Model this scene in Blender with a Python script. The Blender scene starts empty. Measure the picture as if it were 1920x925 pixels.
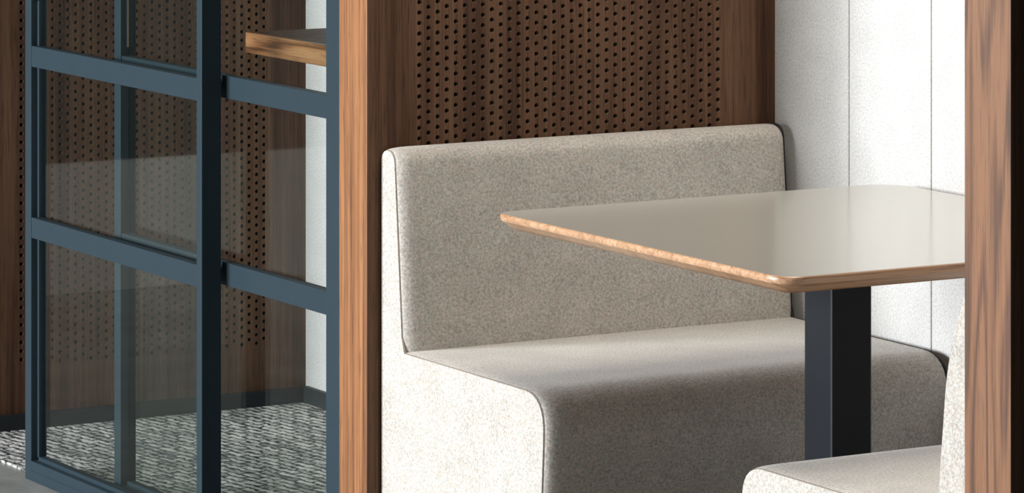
import bpy, bmesh, math, random
from mathutils import Vector
random.seed(4)
S = bpy.context.scene
COL = S.collection
D = bpy.data

# ------------------------------------------------------------------ camera
FPX = 7727.315
TH = math.radians(29.713522)
cam = D.cameras.new('camera'); camo = D.objects.new('camera', cam); COL.objects.link(camo)
cam.sensor_width = 36.0; cam.sensor_fit = 'HORIZONTAL'
cam.lens = FPX / 1920 * 36.0
cam.shift_x = 0.0; cam.shift_y = -(462.5 + 600) / 1920
cam.clip_start = 0.05; cam.clip_end = 200
camo.location = (0, 0, 1.55); camo.rotation_euler = (math.pi / 2, 0, -TH)
S.camera = camo

# ------------------------------------------------------------------ light
S.view_settings.view_transform = 'Standard'; S.view_settings.look = 'None'
S.view_settings.gamma = 1.0; S.view_settings.use_curve_mapping = False
S.view_settings.exposure = 0.0
W = D.worlds.new('daylight'); S.world = W; W.use_nodes = True
bg = W.node_tree.nodes['Background']
bg.inputs['Color'].default_value = (0.90, 0.96, 1.0, 1); bg.inputs['Strength'].default_value = 0.05

def area(name, loc, target, sx, sy, power, color):
    l = D.lights.new(name, 'AREA'); l.shape = 'RECTANGLE'; l.size = sx; l.size_y = sy
    l.energy = power; l.color = color
    o = D.objects.new(name, l); COL.objects.link(o); o.location = loc
    o.rotation_euler = (Vector(target) - Vector(loc)).to_track_quat('-Z', 'Y').to_euler()
    return o
area('window_daylight', (-3.4, 6.95, 1.9), (3.3, 5.6, 0.6), 2.3, 2.2, 690, (0.96, 0.98, 1.0))
area('far_window_daylight', (-5.5, 8.72, 2.0), (3.3, 6.2, 0.6), 1.5, 2.3, 740, (0.96, 0.98, 1.0))
area('ceiling_light', (3.42, 5.05, 2.6), (3.44, 5.15, 0.3), 0.80, 1.3, 33, (1.0, 0.92, 0.82))

# ------------------------------------------------------------------ materials
def new_mat(name):
    m = D.materials.new(name); m.use_nodes = True
    nt = m.node_tree; b = nt.nodes['Principled BSDF']
    return m, nt, b
def N(nt, t, **kw):
    n = nt.nodes.new(t)
    for k, v in kw.items(): setattr(n, k, v)
    return n
def coords(nt, scale, loc=(0, 0, 0), rot=(0, 0, 0)):
    tc = N(nt, 'ShaderNodeTexCoord'); mp = N(nt, 'ShaderNodeMapping')
    mp.inputs['Scale'].default_value = scale; mp.inputs['Location'].default_value = loc; mp.inputs['Rotation'].default_value = rot
    nt.links.new(tc.outputs['Object'], mp.inputs['Vector'])
    return mp.outputs['Vector']
def noise(nt, vec, scale, detail=4, rough=0.55, dist=0.0):
    n = N(nt, 'ShaderNodeTexNoise'); n.inputs['Scale'].default_value = scale
    n.inputs['Detail'].default_value = detail; n.inputs['Roughness'].default_value = rough; n.inputs['Distortion'].default_value = dist
    nt.links.new(vec, n.inputs['Vector']); return n.outputs['Fac']
def ramp(nt, fac, stops):
    r = N(nt, 'ShaderNodeValToRGB'); e = r.color_ramp.elements
    while len(e) < len(stops): e.new(0.5)
    for el, (p, c) in zip(e, stops):
        el.position = p; el.color = (c[0], c[1], c[2], 1) if isinstance(c, tuple) else (c, c, c, 1)
    nt.links.new(fac, r.inputs['Fac']); return r.outputs['Color']
def mix(nt, mode, fac, a, b):
    m = N(nt, 'ShaderNodeMix', data_type='RGBA', blend_type=mode)
    if isinstance(fac, (int, float)): m.inputs[0].default_value = fac
    else: nt.links.new(fac, m.inputs[0])
    for i, v in ((6, a), (7, b)):
        if isinstance(v, tuple): m.inputs[i].default_value = (*v, 1)
        else: nt.links.new(v, m.inputs[i])
    return m.outputs[2]
def math_n(nt, op, a, b=None):
    m = N(nt, 'ShaderNodeMath', operation=op)
    for i, v in ((0, a), (1, b)):
        if v is None: continue
        if isinstance(v, (int, float)): m.inputs[i].default_value = v
        else: nt.links.new(v, m.inputs[i])
    return m.outputs[0]
def bump(nt, b, h, strength, dist):
    n = N(nt, 'ShaderNodeBump'); n.inputs['Strength'].default_value = strength; n.inputs['Distance'].default_value = dist
    nt.links.new(h, n.inputs['Height']); nt.links.new(n.outputs['Normal'], b.inputs['Normal'])

def walnut(name, dark, mid, light, seed=0.0, figure=0.0, rough=0.5, spec=0.35, fine=1.0, axis='z', blotch=0.25):
    """walnut veneer: fine streaks along the grain, optional cathedral figure, open pores"""
    m, nt, b = new_mat(name)
    def sc(across, along):
        return (across, across, along) if axis == 'z' else ((across, along, across) if axis == 'y' else (along, across, across))
    off = (seed * 3.1, seed * 1.7, seed * 2.3)
    st = noise(nt, coords(nt, sc(55 * fine, 0.75), off), 1.0, 6, 0.62, 0.25)
    st2 = noise(nt, coords(nt, sc(170 * fine, 2.2), off), 1.0, 4, 0.6, 0.15)
    f = math_n(nt, 'ADD', math_n(nt, 'MULTIPLY', st, 0.68), math_n(nt, 'MULTIPLY', st2, 0.32))
    if figure > 0:
        v = coords(nt, sc(16, 1.15), off)
        w = N(nt, 'ShaderNodeTexNoise'); w.inputs['Scale'].default_value = 0.75; w.inputs['Detail'].default_value = 1.5
        w.inputs['Roughness'].default_value = 0.4; w.inputs['Distortion'].default_value = 0.55
        nt.links.new(v, w.inputs['Vector'])
        s = math_n(nt, 'SINE', math_n(nt, 'MULTIPLY', w.outputs['Fac'], 52.0))
        s = math_n(nt, 'POWER', math_n(nt, 'ADD', math_n(nt, 'MULTIPLY', s, 0.5), 0.5), 2.2)
        f = math_n(nt, 'SUBTRACT', math_n(nt, 'ADD', f, 0.10 * figure), math_n(nt, 'MULTIPLY', s, 0.20 * figure))
    c = ramp(nt, f, [(0.37, dark), (0.5, mid), (0.63, light)])
    bl = noise(nt, coords(nt, sc(9, 3.0), off), 1.0, 3, 0.5)
    c = mix(nt, 'MULTIPLY', blotch, c, ramp(nt, bl, [(0.35, 0.35), (0.6, 1.0)]))
    po = noise(nt, coords(nt, sc(420, 14), off), 1.0, 2, 0.5)
    c = mix(nt, 'MULTIPLY', 0.55, c, ramp(nt, po, [(0.36, 0.35), (0.44, 1.0)]))
    nt.links.new(c, b.inputs['Base Color'])
    b.inputs['Roughness'].default_value = rough; b.inputs['Specular IOR Level'].default_value = spec
    bump(nt, b, po, 0.08, 0.0005)
    return m

def cloth(name, dark, mid, light, scale=330, rough=0.95, amount=1.0, sheen=0.15):
    """wool felt with a mottled melange of fibres"""
    m, nt, b = new_mat(name)
    a = noise(nt, coords(nt, (scale, scale, scale)), 1.0, 3, 0.65)
    big = noise(nt, coords(nt, (14, 14, 14)), 1.0, 4, 0.55)
    c = ramp(nt, a, [(0.33, dark), (0.5, mid), (0.66, light)])
    c = mix(nt, 'MULTIPLY', 0.22 * amount, c, ramp(nt, big, [(0.35, 0.55), (0.62, 1.0)]))
    t = noise(nt, coords(nt, (scale * .8, scale * .8, scale * .8), (9, 4, 2)), 1.0, 2, 0.5)
    tint = ramp(nt, t, [(0.36, (0.86, 0.98, 1.0)), (0.5, (1, 1, 1)), (0.64, (1.0, 0.93, 0.86))])
    c = mix(nt, 'MULTIPLY', 0.6 * amount, c, tint)
    nt.links.new(c, b.inputs['Base Color'])
    b.inputs['Roughness'].default_value = rough; b.inputs['Specular IOR Level'].default_value = 0.1
    b.inputs['Sheen Weight'].default_value = sheen
    bump(nt, b, a, 0.08, 0.0006)
    return m

def paint(name, col, rough=0.4, spec=0.5, metallic=0.0, var=0.12):
    m, nt, b = new_mat(name)
    n = noise(nt, coords(nt, (30, 30, 30)), 1.0, 4, 0.6)
    c = mix(nt, 'MULTIPLY', var, col, ramp(nt, n, [(0.3, 0.5), (0.7, 1.0)]))
    nt.links.new(c, b.inputs['Base Color'])
    b.inputs['Roughness'].default_value = rough; b.inputs['Specular IOR Level'].default_value = spec; b.inputs['Metallic'].default_value = metallic
    sp = noise(nt, coords(nt, (900, 900, 900)), 1.0, 2, 0.5)
    bump(nt, b, sp, 0.05, 0.0003)
    return m

M = {}
M['post_l'] = walnut('walnut_straight', (0.100, 0.037, 0.012), (0.235, 0.098, 0.035), (0.34, 0.158, 0.065), seed=1.0, fine=1.1, blotch=0.12)
M['post_r'] = walnut('walnut_figured', (0.078, 0.031, 0.013), (0.142, 0.060, 0.025), (0.200, 0.090, 0.039), seed=3.4, figure=1.15, fine=0.8, blotch=0.15)
M['panel'] = walnut('walnut_panel', (0.063, 0.031, 0.019), (0.110, 0.057, 0.034), (0.155, 0.085, 0.050), seed=2.2, fine=0.8, rough=0.5, spec=0.10, blotch=0.3)
M['desk'] = walnut('walnut_slab', (0.080, 0.028, 0.012), (0.270, 0.115, 0.048), (0.38, 0.185, 0.085), seed=5.3, figure=1.0, fine=0.9, axis='y', rough=0.35, spec=0.5)
M['lip'] = walnut('walnut_edge', (0.33, 0.175, 0.09), (0.47, 0.275, 0.155), (0.58, 0.37, 0.23), seed=7.1, fine=1.3, axis='x', rough=0.3, spec=0.9, blotch=0.1)
M['bench'] = cloth('bench_wool', (0.325, 0.300, 0.272), (0.460, 0.428, 0.390), (0.58, 0.545, 0.50), scale=260)
M['felt'] = cloth('wall_felt', (0.385, 0.383, 0.378), (0.485, 0.482, 0.474), (0.555, 0.552, 0.543), scale=260, amount=0.7)
M['piping'] = paint('piping_thread', (0.22, 0.185, 0.155), 0.9, 0.1)
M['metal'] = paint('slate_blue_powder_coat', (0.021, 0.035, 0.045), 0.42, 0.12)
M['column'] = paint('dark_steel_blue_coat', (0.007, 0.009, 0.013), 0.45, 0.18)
M['steel'] = paint('brushed_steel', (0.62, 0.63, 0.64), 0.28, 0.5, 1.0)
M['base'] = paint('charcoal_skirting', (0.012, 0.015, 0.019), 0.5, 0.3)
M['dark'] = paint('dark_backing', (0.010, 0.008, 0.007), 0.9, 0.1)
M['bore'] = paint('lit_bore_tone', (0.21, 0.155, 0.11), 0.8, 0.1)  # paler than the panel: paints light onto the inner walls of the holes
M['plinth'] = paint('black_plinth', (0.015, 0.015, 0.016), 0.6, 0.2)
M['wallw'] = paint('white_wall_paint', (0.45, 0.45, 0.43), 0.8, 0.2)
M['wallg'] = paint('grey_wall_paint', (0.06, 0.06, 0.058), 0.8, 0.2)

def laminate():
    m, nt, b = new_mat('table_laminate')
    n = noise(nt, coords(nt, (60, 60, 60)), 1.0, 3, 0.5)
    nt.links.new(ramp(nt, n, [(0.3, (0.375, 0.363, 0.318)), (0.7, (0.385, 0.373, 0.328))]), b.inputs['Base Color'])
    b.inputs['Roughness'].default_value = 0.14; b.inputs['Specular IOR Level'].default_value = 0.5
    return m
M['laminate'] = laminate()

def glass():
    m = D.materials.new('clear_glass'); m.use_nodes = True; nt = m.node_tree; nt.nodes.clear()
    out = N(nt, 'ShaderNodeOutputMaterial'); mx = N(nt, 'ShaderNodeMixShader')
    tr = N(nt, 'ShaderNodeBsdfTransparent'); tr.inputs['Color'].default_value = (0.945, 0.968, 0.955, 1)
    gl = N(nt, 'ShaderNodeBsdfGlossy'); gl.inputs['Roughness'].default_value = 0.03; gl.inputs['Color'].default_value = (0.95, 1, 0.97, 1)
    lw = N(nt, 'ShaderNodeLayerWeight'); lw.inputs['Blend'].default_value = 0.5
    p = math_n(nt, 'POWER', lw.outputs['Facing'], 5.0)
    f = math_n(nt, 'ADD', math_n(nt, 'MULTIPLY', p, 0.7), 0.022)
    nt.links.new(f, mx.inputs[0]); nt.links.new(tr.outputs[0], mx.inputs[1]); nt.links.new(gl.outputs[0], mx.inputs[2])
    nt.links.new(mx.outputs[0], out.inputs['Surface'])
    return m
M['glass'] = glass()

def carpet_mat():
    m, nt, b = new_mat('woven_carpet')
    v = coords(nt, (1, 1, 1), rot=(0, 0, math.radians(0)))
    # short loops in rows: a brick-like grid of stitches, broken up by noise
    br = N(nt, 'ShaderNodeTexBrick'); br.offset = 0.5; br.squash = 1.0
    br.inputs['Scale'].default_value = 1.0
    br.inputs['Brick Width'].default_value = 0.060; br.inputs['Row Height'].default_value = 0.0205
    br.inputs['Mortar Size'].default_value = 0.0055; br.inputs['Mortar Smooth'].default_value = 0.9
    br.inputs['Color1'].default_value = (1, 1, 1, 1); br.inputs['Color2'].default_value = (0.45, 0.45, 0.45, 1); br.inputs['Mortar'].default_value = (0.0, 0.0, 0.0, 1)
    wv = N(nt, 'ShaderNodeTexNoise'); wv.inputs['Scale'].default_value = 45; wv.inputs['Detail'].default_value = 2
    nt.links.new(v, wv.inputs['Vector'])
    va = N(nt, 'ShaderNodeVectorMath', operation='SCALE'); va.inputs['Scale'].default_value = 0.024
    nt.links.new(wv.outputs['Color'], va.inputs[0])
    ad = N(nt, 'ShaderNodeVectorMath', operation='ADD'); nt.links.new(v, ad.inputs[0]); nt.links.new(va.outputs[0], ad.inputs[1])
    rt = N(nt, 'ShaderNodeMapping'); rt.inputs['Rotation'].default_value = (0, 0, math.radians(82)); nt.links.new(ad.outputs[0], rt.inputs['Vector'])
    nt.links.new(rt.outputs[0], br.inputs['Vector'])
    n = noise(nt, v, 160, 3, 0.6)
    n2 = noise(nt, coords(nt, (95, 42, 60), rot=(0, 0, 0.12)), 1.0, 3, 0.6)
    f = math_n(nt, 'ADD', math_n(nt, 'MULTIPLY', br.outputs['Color'], 0.34), math_n(nt, 'MULTIPLY', n, 0.40))
    f = math_n(nt, 'ADD', f, math_n(nt, 'MULTIPLY', n2, 0.55))
    c = ramp(nt, f, [(0.46, (0.035, 0.043, 0.048)), (0.57, (0.15, 0.16, 0.16)), (0.68, (0.42, 0.41, 0.39)), (0.80, (0.70, 0.69, 0.65))])
    nt.links.new(c, b.inputs['Base Color']); b.inputs['Roughness'].default_value = 0.95; b.inputs['Specular IOR Level'].default_value = 0.1
    bump(nt, b, f, 0.8, 0.004)
    return m
M['carpet'] = carpet_mat()

def concrete():
    m, nt, b = new_mat('polished_concrete')
    n = noise(nt, coords(nt, (5, 5, 5)), 1.0, 6, 0.6); n2 = noise(nt, coords(nt, (60, 60, 60)), 1.0, 3, 0.6)
    c = ramp(nt, n, [(0.3, (0.19, 0.192, 0.182)), (0.55, (0.31, 0.316, 0.30)), (0.75, (0.40, 0.41, 0.39))])
    c = mix(nt, 'MULTIPLY', 0.3, c, ramp(nt, n2, [(0.3, 0.6), (0.6, 1.0)]))
    nt.links.new(c, b.inputs['Base Color']); b.inputs['Roughness'].default_value = 0.45
    return m
M['concrete'] = concrete()

# ------------------------------------------------------------------ object helpers
def tag(o, label=None, cat=None, group=None, kind=None):
    for k, v in (('label', label), ('category', cat), ('group', group), ('kind', kind)):
        if v: o[k] = v
    return o
def thing(name, loc, label, cat, group=None):
    o = D.objects.new(name, None); COL.objects.link(o); o.location = loc; o.empty_display_size = 0.1
    return tag(o, label, cat, group)
def world_loc(o):
    v = Vector(o.location)
    while o.parent: o = o.parent; v += Vector(o.location)
    return v
def link(name, me, mat, parent=None, loc=None, smooth=False):
    """mesh data is in world coordinates; re-centre it on loc (default: parent's origin)"""
    o = D.objects.new(name, me); COL.objects.link(o)
    base = world_loc(parent) if parent else Vector((0, 0, 0))
    at = Vector(loc) if loc is not None else base
    for v in me.vertices: v.co -= at
    o.location = at - base if parent else at
    if parent: o.parent = parent
    for mm in (mat if isinstance(mat, (list, tuple)) else [mat]): me.materials.append(mm)
    if smooth:
        for p in me.polygons: p.use_smooth = True
    return o
def mesh_from(bm, name):
    me = D.meshes.new(name); bm.normal_update(); bm.to_mesh(me); bm.free(); return me
def bm_box(bm, x0, x1, y0, y1, z0, z1, bev=0.0, seg=2):
    vs = [bm.verts.new((x, y, z)) for x in (x0, x1) for y in (y0, y1) for z in (z0, z1)]
    fs = [(0, 1, 3, 2), (4, 6, 7, 5), (0, 4, 5, 1), (2, 3, 7, 6), (0, 2, 6, 4), (1, 5, 7, 3)]
    faces = [bm.faces.new([vs[i] for i in f]) for f in fs]
    if bev > 0:
        es = list({e for f in faces for e in f.edges})
        bmesh.ops.bevel(bm, geom=es, offset=bev, segments=seg, profile=0.5, affect='EDGES', clamp_overlap=True)
def box(name, x0, x1, y0, y1, z0, z1, mat, parent=None, bev=0.0, loc=None, extra=()):
    bm = bmesh.new()
    bm_box(bm, x0, x1, y0, y1, z0, z1, bev)
    for e in extra: bm_box(bm, *e, bev)
    if loc is None and parent is None: loc = ((x0 + x1) / 2, (y0 + y1) / 2, z0)
    return link(name, mesh_from(bm, name), mat, parent, loc)

# ------------------------------------------------------------------ layout (metres; x into the booth, y along the front, z up)
XF = 3.1444            # front plane of the booths
FELT_R, FELT_L = 3.943, 3.988
Y_FAR, Y_MID, Y_NEAR = 7.88, 5.99, 4.232      # wide faces of the three partitions (each 0.1 thick, behind this y)
PT = 0.0995
HT = 2.12

# setting
tag(box('floor', -4.0, 6.0, -3.0, 12.0, -0.05, 0.0, M['concrete']), kind='structure')
def felt_wall(name, x, y0, y1, seams, mat):
    bm = bmesh.new(); ys = [y0] + sorted(seams) + [y1]; g = 0.0012
    for a, b in zip(ys[:-1], ys[1:]):
        bm_box(bm, x, x + 0.02, a + (g if a != y0 else 0), b - (g if b != y1 else 0), 0.0, HT, 0.0012, 1)
    bm_box(bm, x + 0.016, x + 0.09, y0, y1, 0.0, HT)
    for f in bm.faces:
        if f.calc_center_median().x > x + 0.0155: f.material_index = 1      # dark backing shows in the seams
    me = mesh_from(bm, name)
    return tag(link(name, me, [mat, M['base']], None, (x, (y0 + y1) / 2, 0)), kind='structure')
felt_wall('wall_back', FELT_R, Y_NEAR + PT + 0.0005, Y_MID - 0.0005, [5.762, 5.524, 5.286, 5.048, 4.81, 4.572], M['felt'])
felt_wall('wall_rear', FELT_L, Y_MID + PT + 0.0005, Y_FAR - 0.0005, [7.55, 7.2, 6.85, 6.5], M['felt'])
tag(box('baseboard_rear', FELT_L - 0.012, FELT_L - 0.0003, Y_MID + PT + 0.001, Y_FAR - 0.013, 0.006, 0.041, M['base'], bev=0.001), kind='structure')
tag(box('baseboard_left', XF + 0.03, FELT_L - 0.0005, Y_FAR - 0.012, Y_FAR - 0.0003, 0.006, 0.038, M['base'], bev=0.001), kind='structure')
tag(box('added_reflection_wall', -4.0, 2.7, 9.6, 9.75, 0.0, 2.6, M['wallg']), kind='structure')  # unseen wall, added for its reflection in the glass
tag(box('added_reflection_trim_1', -4.0, 2.7, 9.575, 9.5995, 0.0, 0.33, M['wallw'], bev=0.003), kind='structure')  # unseen pale strip, added to give the glass a bright reflected band

# ------------------------------------------------------------------ booth partitions
def perforated(name, x0, x1, yf, z0, z1, hx0, cols, px, pz, zphase, zlow, zhigh, rad, depth):
    """board in the x-z plane whose wide face looks to -y, with real round holes in staggered columns"""
    V = []; F = []
    def q(*pts):
        i = len(V); V.extend(pts); F.append(tuple(range(i, i + len(pts))))
    xl = hx0 - px / 2; xr = xl + cols * px
    q((x0, yf, z0), (xl, yf, z0), (xl, yf, z1), (x0, yf, z1))
    q((xr, yf, z0), (x1, yf, z0), (x1, yf, z1), (xr, yf, z1))
    n = 16
    ang = [2 * math.pi * (k + 0.0) / n for k in range(n)]
    sq = []
    for a in ang:
        c, s = math.cos(a), math.sin(a); mxx = max(abs(c), abs(s)); sq.append((c / mxx, s / mxx))
    for ci in range(cols):
        cx = hx0 + ci * px; a, b = cx - px / 2, cx + px / 2
        ph = zphase + (pz / 2 if ci % 2 else 0)
        k0 = math.ceil((zlow - ph) / pz); k1 = math.floor((zhigh - ph) / pz)
        lo = ph + k0 * pz - pz / 2; hi = ph + k1 * pz + pz / 2
        q((a, yf, z0), (b, yf, z0), (b, yf, lo), (a, yf, lo))
        q((a, yf, hi), (b, yf, hi), (b, yf, z1), (a, yf, z1))
        for k in range(k0, k1 + 1):
            cz = ph + k * pz; i = len(V)
            for (sx, sz) in sq: V.append((cx + sx * px / 2, yf, cz + sz * pz / 2))
            for t in ang: V.append((cx + rad * math.cos(t), yf, cz + rad * math.sin(t)))
            for t in ang: V.append((cx + rad * math.cos(t), yf + depth, cz + rad * math.sin(t)))
            for j in range(n):
                j2 = (j + 1) % n
                F.append((i + j, i + j2, i + n + j2, i + n + j))
                F.append((i + n + j, i + n + j2, i + 2 * n + j2, i + 2 * n + j))
    q((x0, yf + depth, z0), (x0, yf + depth, z1), (x1, yf + depth, z1), (x1, yf + depth, z0))     # dark liner closing the holes
    back = len(F) - 1
    for pts in (((x0, yf, z0), (x0, yf, z1), (x0, yf + depth, z1), (x0, yf + depth, z0)),
                ((x1, yf, z0), (x1, yf + depth, z0), (x1, yf + depth, z1), (x1, yf, z1)),
                ((x0, yf, z1), (x1, yf, z1), (x1, yf + depth, z1), (x0, yf + depth, z1)),
                ((x0, yf, z0), (x0, yf + depth, z0), (x1, yf + depth, z0), (x1, yf, z0))): q(*pts)
    me = D.meshes.new(name); me.from_pydata(V, [], F)
    me.materials.append(M['panel']); me.materials.append(M['dark']); me.materials.append(M['bore'])
    me.polygons[back].material_index = 1
    for p in me.polygons:
        if p.index < back and abs(p.normal.y) < 0.5: p.material_index = 2  # hole walls get the painted-in lit tone
    me.update()
    return me
def partition(y, xend, post_mat, label, holes):
    t = thing('booth_partition', (XF, y + PT / 2, 0), label, 'partition', 'walnut booth partitions')
    ep = box('edge_post', XF, XF + 0.022, y, y + PT, 0.0, HT, [post_mat, M['panel']], t, 0.0012, loc=(XF + 0.011, y + PT / 2, 0))
    for p in ep.data.polygons:
        if abs(p.normal.y) > 0.9: p.material_index = 1          # wide faces of the post take the darker panel material
    box('core', XF + 0.022, xend, y + 0.0125, y + PT, 0.0, HT, M['panel'], t, 0.0, loc=(XF + 0.3, y + PT / 2, 0))
    me = perforated('perforated_panel', XF + 0.022, xend, y, 0.0, HT, *holes)
    o = D.objects.new('perforated_panel', me); COL.objects.link(o); o.parent = t
    c = Vector((XF + 0.4, y, 0))
    for v in me.vertices: v.co -= c
    o.location = c - Vector(t.location)
    return t
HOLES_R = (3.2426, 35, 0.01719, 0.01735, 1.0177, 0.139, 1.98, 0.0041, 0.010)
HOLES_L = (3.3328, 33, 0.01740, 0.01795, 0.8661, 0.139, 1.98, 0.0042, 0.010)
partition(Y_FAR, FELT_L + 0.09, M['post_l'], 'dark perforated walnut partition seen behind the blue framed glass', HOLES_L)
partition(Y_MID, FELT_L + 0.09, M['post_l'], 'perforated walnut partition with bright straight-grained edge directly behind the long grey bench', HOLES_R)
HOLES_N = (3.2426, 35, 0.01719, 0.01735, 1.0177, 0.139, 1.98, 0.0041, 0.010)
partition(Y_NEAR, FELT_R + 0.09, M['post_r'], 'walnut partition with swirling figured edge nearest the camera, in front of the table', HOLES_N)

# ------------------------------------------------------------------ glazed front: two framed panels, one sliding behind the other
def glazed_panel(t, xf, y_hi, y_lo, hi_w, lo_w, depth_hi, depth_lo, rails, zb, step_hi=True, step_lo=False, rail_recess=0.001, lo_front=0.0):
    zt = 2.08
    mt = M['metal']
    def stile(y0, y1, dep, stepped, inner_sign, xfront):
        ex = []
        if stepped:
            yy = (y0 - 0.0075, y0 + 0.002) if inner_sign < 0 else (y1 - 0.002, y1 + 0.0075)
            ex.append((xfront + 0.013, xfront + dep, yy[0], yy[1], zb, zt))
        return box('stile', xfront, xfront + dep, y0, y1, 0.0, zt, mt, t, 0.0012, extra=ex)
    stile(y_hi - hi_w, y_hi, depth_hi, step_hi, -1, xf)
    stile(y_lo, y_lo + lo_w, depth_lo, step_lo, 1, xf + lo_front)
    ya, yb = y_lo + lo_w, y_hi - hi_w
    bb = box('bottom_rail', xf, xf + 0.030, ya, yb, 0.0, zb, mt, t, 0.0012,
             extra=[(xf + 0.013, xf + 0.030, ya, yb, zb - 0.002, zb + 0.0075), (xf - 0.0012, xf + 0.004, ya, yb, 0.001, zb * 0.52)])
    box('top_rail', xf, xf + 0.030, ya, yb, zt - 0.05, zt, mt, t, 0.0012)
    edges = [zb]
    for (a, b) in rails:
        box('rail', xf + rail_recess, xf + 0.022, ya, yb, a, b, mt, t, 0.001)
        edges += [a, b]
    edges.append(zt - 0.05)
    for i in range(0, len(edges), 2):
        box('glass_pane', xf + 0.0155, xf + 0.0205, ya, yb, edges[i], edges[i + 1], M['glass'], t)
RAILS = [(0.470, 0.510), (0.8015, 0.842), (1.134, 1.174), (1.466, 1.506), (1.798, 1.838)]
d1 = thing('sliding_glass_door', (XF + 0.015, 7.0, 0), 'front slate blue framed glass door panel with wide dark side stile, slid open at its left', 'glass door')
glazed_panel(d1, XF, 7.4167, 6.6202, 0.029, 0.022, 0.030, 0.0387, RAILS, 0.0385)
h = box('flush_handle', XF + 0.002, XF + 0.028, 7.381, 7.3877, 0.930, 1.09, M['plinth'], d1, 0.001)
for k in (0, 1):
    box('handle_glint', XF + 0.005 + 0.013 * k, XF + 0.012 + 0.013 * k, 7.3785, 7.3812, 0.9315, 0.9385, M['steel'], h, 0.001)  # bright bits standing in for glints at the foot of the handle
XR = 3.192
d2 = thing('fixed_glass_screen', (XR + 0.015, 6.6, 0), 'rear slate blue framed glass screen fixed beside the straight-grained walnut post', 'glass screen')
RAILS2 = [(0.4715, 0.5125), (0.805, 0.8455), (1.137, 1.178), (1.470, 1.511), (1.802, 1.843)]
glazed_panel(d2, XR, 7.103, 6.0905, 0.029, 0.133, 0.032, 0.032, RAILS2, 0.0385, False, False, 0.002, -0.0035)
box('groove_glint', XR + 0.010, XR + 0.0135, 7.0655, 7.0672, 0.862, 2.02, M['steel'], d2)  # bright strip standing in for a highlight in the stile groove

# ------------------------------------------------------------------ carpet in the glazed booth
def carpet():
    x0, x1, y0, y1 = 3.166, FELT_L - 0.001, Y_MID + PT + 0.0012, Y_FAR - 0.001
    bm = bmesh.new(); bm_box(bm, 3.230, x1, y0, y1, 0.0, 0.0058, 0.002, 2)
    bm_box(bm, x0, 3.232, 7.421, y1, 0.0, 0.00575, 0.002, 2)          # runs out to the threshold in the open doorway
    return tag(link('carpet', mesh_from(bm, 'carpet'), M['carpet'], None, (x0, y0, 0)), 'grey and cream diagonal woven carpet on the floor behind the glass panels', 'carpet')
carpet()

# ------------------------------------------------------------------ desk shelf in the glazed booth
t = thing('desk_shelf', (3.72, 6.65, 0.830), 'thick walnut desk shelf on the felt wall behind the upper right glass', 'desk')
box('desktop', 3.512, FELT_L - 0.0003, Y_MID + PT + 0.0008, 7.172, 0.830, 0.870, M['panel'], t, 0.0008)  # top uses the dark panel wood to paint in its shade
tag(box('front_edge', 3.500, 3.5119, Y_MID + PT + 0.0008, 7.172, 0.830, 0.870, M['desk'], t, 0.0012), 'figured walnut front edge, window light put into its paler colour')

# ------------------------------------------------------------------ upholstered benches
def smooth_poly(pts, rad):
    """round the corners of a closed polygon: rad[i] per corner"""
    out = []; n = len(pts)
    for i in range(n):
        p = Vector(pts[i]); a = Vector(pts[i - 1]); b = Vector(pts[(i + 1) % n]); r = rad[i]
        if r <= 0: out.append(p); continue
        u = (a - p); v = (b - p); r1 = min(r, u.length * .49, v.length * .49)
        u.normalize(); v.normalize(); s = p + u * r1; e = p + v * r1
        for k in range(9):
            tt = k / 8
            out.append(s * (1 - tt) ** 2 + p * 2 * tt * (1 - tt) + e * tt ** 2)
    return out
def resample(poly, step):
    out = []; n = len(poly)
    for i in range(n):
        a, b = poly[i], poly[(i + 1) % n]; k = max(1, int((b - a).length / step))
        for j in range(k): out.append(a + (b - a) * (j / k))
    return out
def extrude_profile(name, poly, x0, x1, to_world, mat, parent, puff=0.012, tuck=0.009, flat=lambda p: 0.0):
    """poly in (q, z); soft upholstered extrusion along x, drawn in at both ends towards the piping"""
    n = len(poly)
    area_s = sum(poly[i].x * poly[(i + 1) % n].y - poly[(i + 1) % n].x * poly[i].y for i in range(n))
    sg = 1 if area_s > 0 else -1
    nor = []
    for i in range(n):
        e = (poly[(i + 1) % n] - poly[i - 1]); e.normalize(); nor.append(Vector((e.y, -e.x)) * sg)
    xs = []
    for (d, k) in ((0.0, 1.0), (0.0025, 0.74), (0.007, 0.48), (0.014, 0.24), (0.025, 0.07), (0.040, 0.0)): xs.append((x0 + d, k))
    m = 14
    for j in range(1, m): xs.append((x0 + 0.040 + (x1 - x0 - 0.080) * j / m, 0.0))
    for (x, k) in list(xs[:6])[::-1]: xs.append((x1 - (x - x0) * 0.5, k * 0.45))
    V = []; F = []
    for (x, k) in xs:
        s = (x - x0) / (x1 - x0); bulge = puff * (4 * s * (1 - s)) ** 0.5 * 0.35
        for p, nn in zip(poly, nor):
            w = 1 - flat(p)
            o = p + Vector((nn.x, nn.y * 0.3)) * w * (bulge + tuck * (1 - k))          # fuller across than upwards
            V.append(to_world(x, max(o.x, 0.003), o.y))
    L = len(xs)
    for i in range(L - 1):
        for j in range(n): F.append((i * n + j, i * n + (j + 1) % n, (i + 1) * n + (j + 1) % n, (i + 1) * n + j))
    F.append(tuple(range(n))[::-1]); F.append(tuple((L - 1) * n + j for j in range(n)))
    bm = bmesh.new(); vs = [bm.verts.new(v) for v in V]
    for f in F: bm.faces.new([vs[i] for i in f])
    bmesh.ops.recalc_face_normals(bm, faces=bm.faces)
    return link(name, mesh_from(bm, name), mat, parent, smooth=True)
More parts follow.
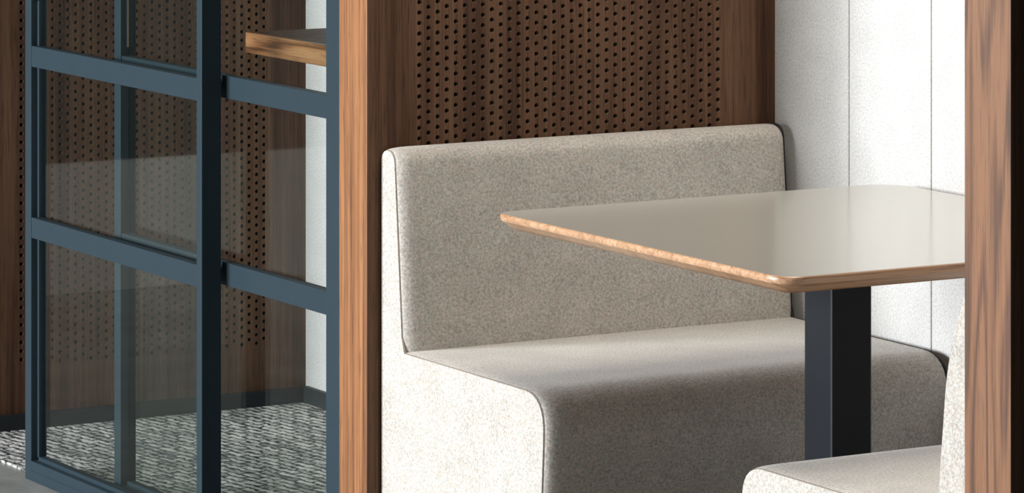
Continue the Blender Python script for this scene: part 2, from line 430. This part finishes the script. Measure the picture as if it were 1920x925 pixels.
def slab(name, poly, x0, x1, to_world, mat, parent, bev=0.0):
    bm = bmesh.new()
    a = [bm.verts.new(to_world(x0, p.x, p.y)) for p in poly]; b = [bm.verts.new(to_world(x1, p.x, p.y)) for p in poly]
    n = len(poly)
    fa = bm.faces.new(a); fb = bm.faces.new(b[::-1])
    for j in range(n): bm.faces.new((a[j], b[j], b[(j + 1) % n], a[(j + 1) % n]))
    bmesh.ops.recalc_face_normals(bm, faces=bm.faces)
    return link(name, mesh_from(bm, name), mat, parent)
def tube(name, pts, r, mat, parent, closed=False):
    cu = D.curves.new(name, 'CURVE'); cu.dimensions = '3D'; cu.bevel_depth = r; cu.bevel_resolution = 2
    sp = cu.splines.new('POLY'); sp.points.add(len(pts) - 1); sp.use_cyclic_u = closed
    for p, c in zip(sp.points, pts): p.co = (*c, 1)
    tmp = D.objects.new('tmp', cu); COL.objects.link(tmp)
    dg = bpy.context.evaluated_depsgraph_get()
    me = D.meshes.new_from_object(tmp.evaluated_get(dg)); me.name = name
    D.objects.remove(tmp); D.curves.remove(cu)
    return link(name, me, mat, parent, smooth=True)

def bench(label, ywall, sgn, back_pts, back_rad, seat_pts, seat_rad, zs):
    """profiles in (q, z): q = distance out from the partition"""
    W_ = lambda x, q, z: (x, ywall + sgn * q, z)
    X0, X1 = 3.170, 3.926
    t = thing('booth_bench', ((X0 + X1) / 2, ywall + sgn * 0.27, 0), label, 'bench', 'upholstered booth benches')
    back = resample(smooth_poly(back_pts, back_rad), 0.025)
    seat = resample(smooth_poly(seat_pts, seat_rad), 0.025)
    fl = lambda p: 1.0 if (p.x < 0.008) else 0.0
    extrude_profile('backrest', back, X0 + 0.002, X1 - 0.002, W_, M['bench'], t, 0.010, 0.013, fl)
    sf = lambda p: 1.0 if (p.x < 0.008 or p.y < 0.085) else 0.0
    extrude_profile('seat', seat, X0 + 0.002, X1 - 0.002, W_, M['bench'], t, 0.010, 0.010, sf)
    # fabric end covers following the L of seat and back, and the piping round their edge
    def shrink(poly, d):
        n = len(poly); ar = sum(poly[i].x * poly[(i + 1) % n].y - poly[(i + 1) % n].x * poly[i].y for i in range(n)); sg = 1 if ar > 0 else -1
        r = []
        for i in range(n):
            e = poly[(i + 1) % n] - poly[i - 1]; e.normalize(); nn = Vector((e.y, -e.x)) * sg
            w = 0 if poly[i].x < 0.008 or poly[i].y < 0.085 else 1
            r.append(poly[i] - nn * d * w)
        return r
    bs, ss = shrink(back, 0.0005), shrink(seat, 0.0005)
    top_b = [p for p in bs if p.y > zs + 0.003 and True]
    # outline: seat bottom rear -> seat front -> seat top to joint -> back front -> back top -> rear
    seat_path = [p for p in ss if not (p.x < 0.010 and p.y > 0.09) and p.y > 0.07]
    seat_path.sort(key=lambda p: 0)
    # order seat path from bottom front up and back along the top towards the joint
    fr = sorted([p for p in ss if p.x > 0.40 and p.y < zs - 0.045 and p.y > 0.075], key=lambda p: p.y)
    tp = sorted([p for p in ss if p.y >= zs - 0.045 and p.x > back_q(back_pts, zs) + 0.004], key=lambda p: math.atan2(p.y - (zs - 0.06), p.x - 0.30))
    path = fr + tp
    bf = sorted([p for p in bs if p.x > 0.03 and p.y > zs + 0.004 and p.y < 0.70], key=lambda p: p.y)
    bt = sorted([p for p in bs if p.y >= 0.70 and p.x > 0.001], key=lambda p: math.atan2(p.y - 0.70, p.x - 0.02))
    bt = [p for p in bt if p.y >= 0.70]
    path2 = bf + bt
    outline = [Vector((0.003, 0.06))] + [Vector((fr[0].x, 0.06))] + path + path2 + [Vector((0.003, 0.70))]
    slab('end_cover', outline, X0, X0 + 0.004, W_, M['bench'], t)
    slab('end_cover', outline, X1 - 0.004, X1, W_, M['bench'], t)
    for xx in (X0 + 0.0025, X1 - 0.0025):
        tube('piping', [W_(xx, p.x, p.y) for p in path + path2] if xx < 3.5 else [W_(xx, p.x + 0.006, p.y + (0.003 if p.y > 0.74 else 0)) for p in path + path2], 0.0012 if xx < 3.5 else 0.0036, M['piping'] if xx < 3.5 else M['plinth'], t)  # far piping made thick and black to paint its backlit shadow gap
    yy = sorted((ywall + sgn * 0.03, ywall + sgn * 0.47))
    box('plinth', X0 + 0.03, X1 - 0.03, yy[0], yy[1], 0.0, 0.064, M['plinth'], t)
    return t
def back_q(back_pts, z):
    return back_pts[-2][0]
# q,z polygons: rear bottom, rear top, front top ..., front bottom
B1_back = [(0.003, 0.30), (0.003, 0.779), (0.047, 0.779), (0.0755, 0.452), (0.0755, 0.30)]
B1_seat = [(0.003, 0.062), (0.003, 0.454), (0.536, 0.4535), (0.5275, 0.30), (0.505, 0.062)]
bench('long grey wool bench with its backrest against the perforated walnut panel', Y_MID, -1, B1_back, [0, 0.026, 0.040, 0, 0], B1_seat, [0, 0, 0.062, 0.12, 0], 0.454)
B2_back = [(0.003, 0.30), (0.003, 0.776), (0.022, 0.776), (0.072, 0.668), (0.098, 0.440), (0.098, 0.30)]
B2_seat = [(0.003, 0.062), (0.003, 0.4425), (0.571, 0.442), (0.5625, 0.30), (0.54, 0.062)]
bench('pale grey wool bench cut off at the lower right beside the nearest walnut post', Y_NEAR + PT, 1, B2_back, [0, 0.026, 0.034, 0.10, 0, 0], B2_seat, [0, 0, 0.058, 0.12, 0], 0.4425)

# ------------------------------------------------------------------ table
def rounded_rect(x0, x1, y0, y1, rr, inset):
    pts = []
    for (cx, cy, a0, r) in ((x1, y1, 0, rr[0]), (x0, y1, 90, rr[1]), (x0, y0, 180, rr[2]), (x1, y0, 270, rr[3])):
        sx = -1 if cx == x1 else 1; sy = -1 if cy == y1 else 1
        ox, oy = cx + sx * r, cy + sy * r
        for k in range(13):
            a = math.radians(a0 + 90 * k / 12); pts.append((ox + (r - inset) * math.cos(a), oy + (r - inset) * math.sin(a)))
    return pts
def loft(name, loops, mat, parent, cap0=True, cap1=True, smooth=False):
    bm = bmesh.new(); R = [[bm.verts.new(p) for p in L] for L in loops]; n = len(R[0])
    for a, b in zip(R[:-1], R[1:]):
        for j in range(n): bm.faces.new((a[j], a[(j + 1) % n], b[(j + 1) % n], b[j]))
    if cap0: bm.faces.new(R[0][::-1])
    if cap1: bm.faces.new(R[-1])
    bmesh.ops.recalc_face_normals(bm, faces=bm.faces)
    return link(name, mesh_from(bm, name), mat, parent, smooth=smooth)
tb = thing('booth_table', (3.537, 5.197, 0), 'pale laminate table with walnut edge on a square dark steel column', 'table')
ZT = 0.72
X0, X1, Y0, Y1 = 3.159, 3.918, 4.776, 5.598
RR = (0.060, 0.034, 0.044, 0.05)
P = lambda ins, z: [(x, y, z) for x, y in rounded_rect(X0, X1, Y0, Y1, RR, ins)]
top = loft('tabletop', [P(0.0035, ZT - 0.003), P(0.0035, ZT)], M['laminate'], tb)
prof = [(0.0035, 0.003), (0.0035, 0.0001), (0.0022, 0.0005), (0.0008, 0.0018), (0.0, 0.004), (0.0003, 0.0075), (0.0016, 0.0105), (0.0019, 0.0109), (0.0022, 0.0111), (0.0165, 0.0200), (0.0260, 0.0262)]
loft('edge_lipping', [P(i, ZT - d) for i, d in prof], M['lip'], tb, smooth=True)
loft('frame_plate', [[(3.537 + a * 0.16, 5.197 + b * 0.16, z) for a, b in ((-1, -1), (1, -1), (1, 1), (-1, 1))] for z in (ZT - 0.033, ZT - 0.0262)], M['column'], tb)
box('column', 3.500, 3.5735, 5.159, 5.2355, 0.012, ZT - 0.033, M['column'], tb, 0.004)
box('base_plate', 3.30, 3.774, 4.96, 5.434, 0.0, 0.012, M['column'], tb, 0.003)
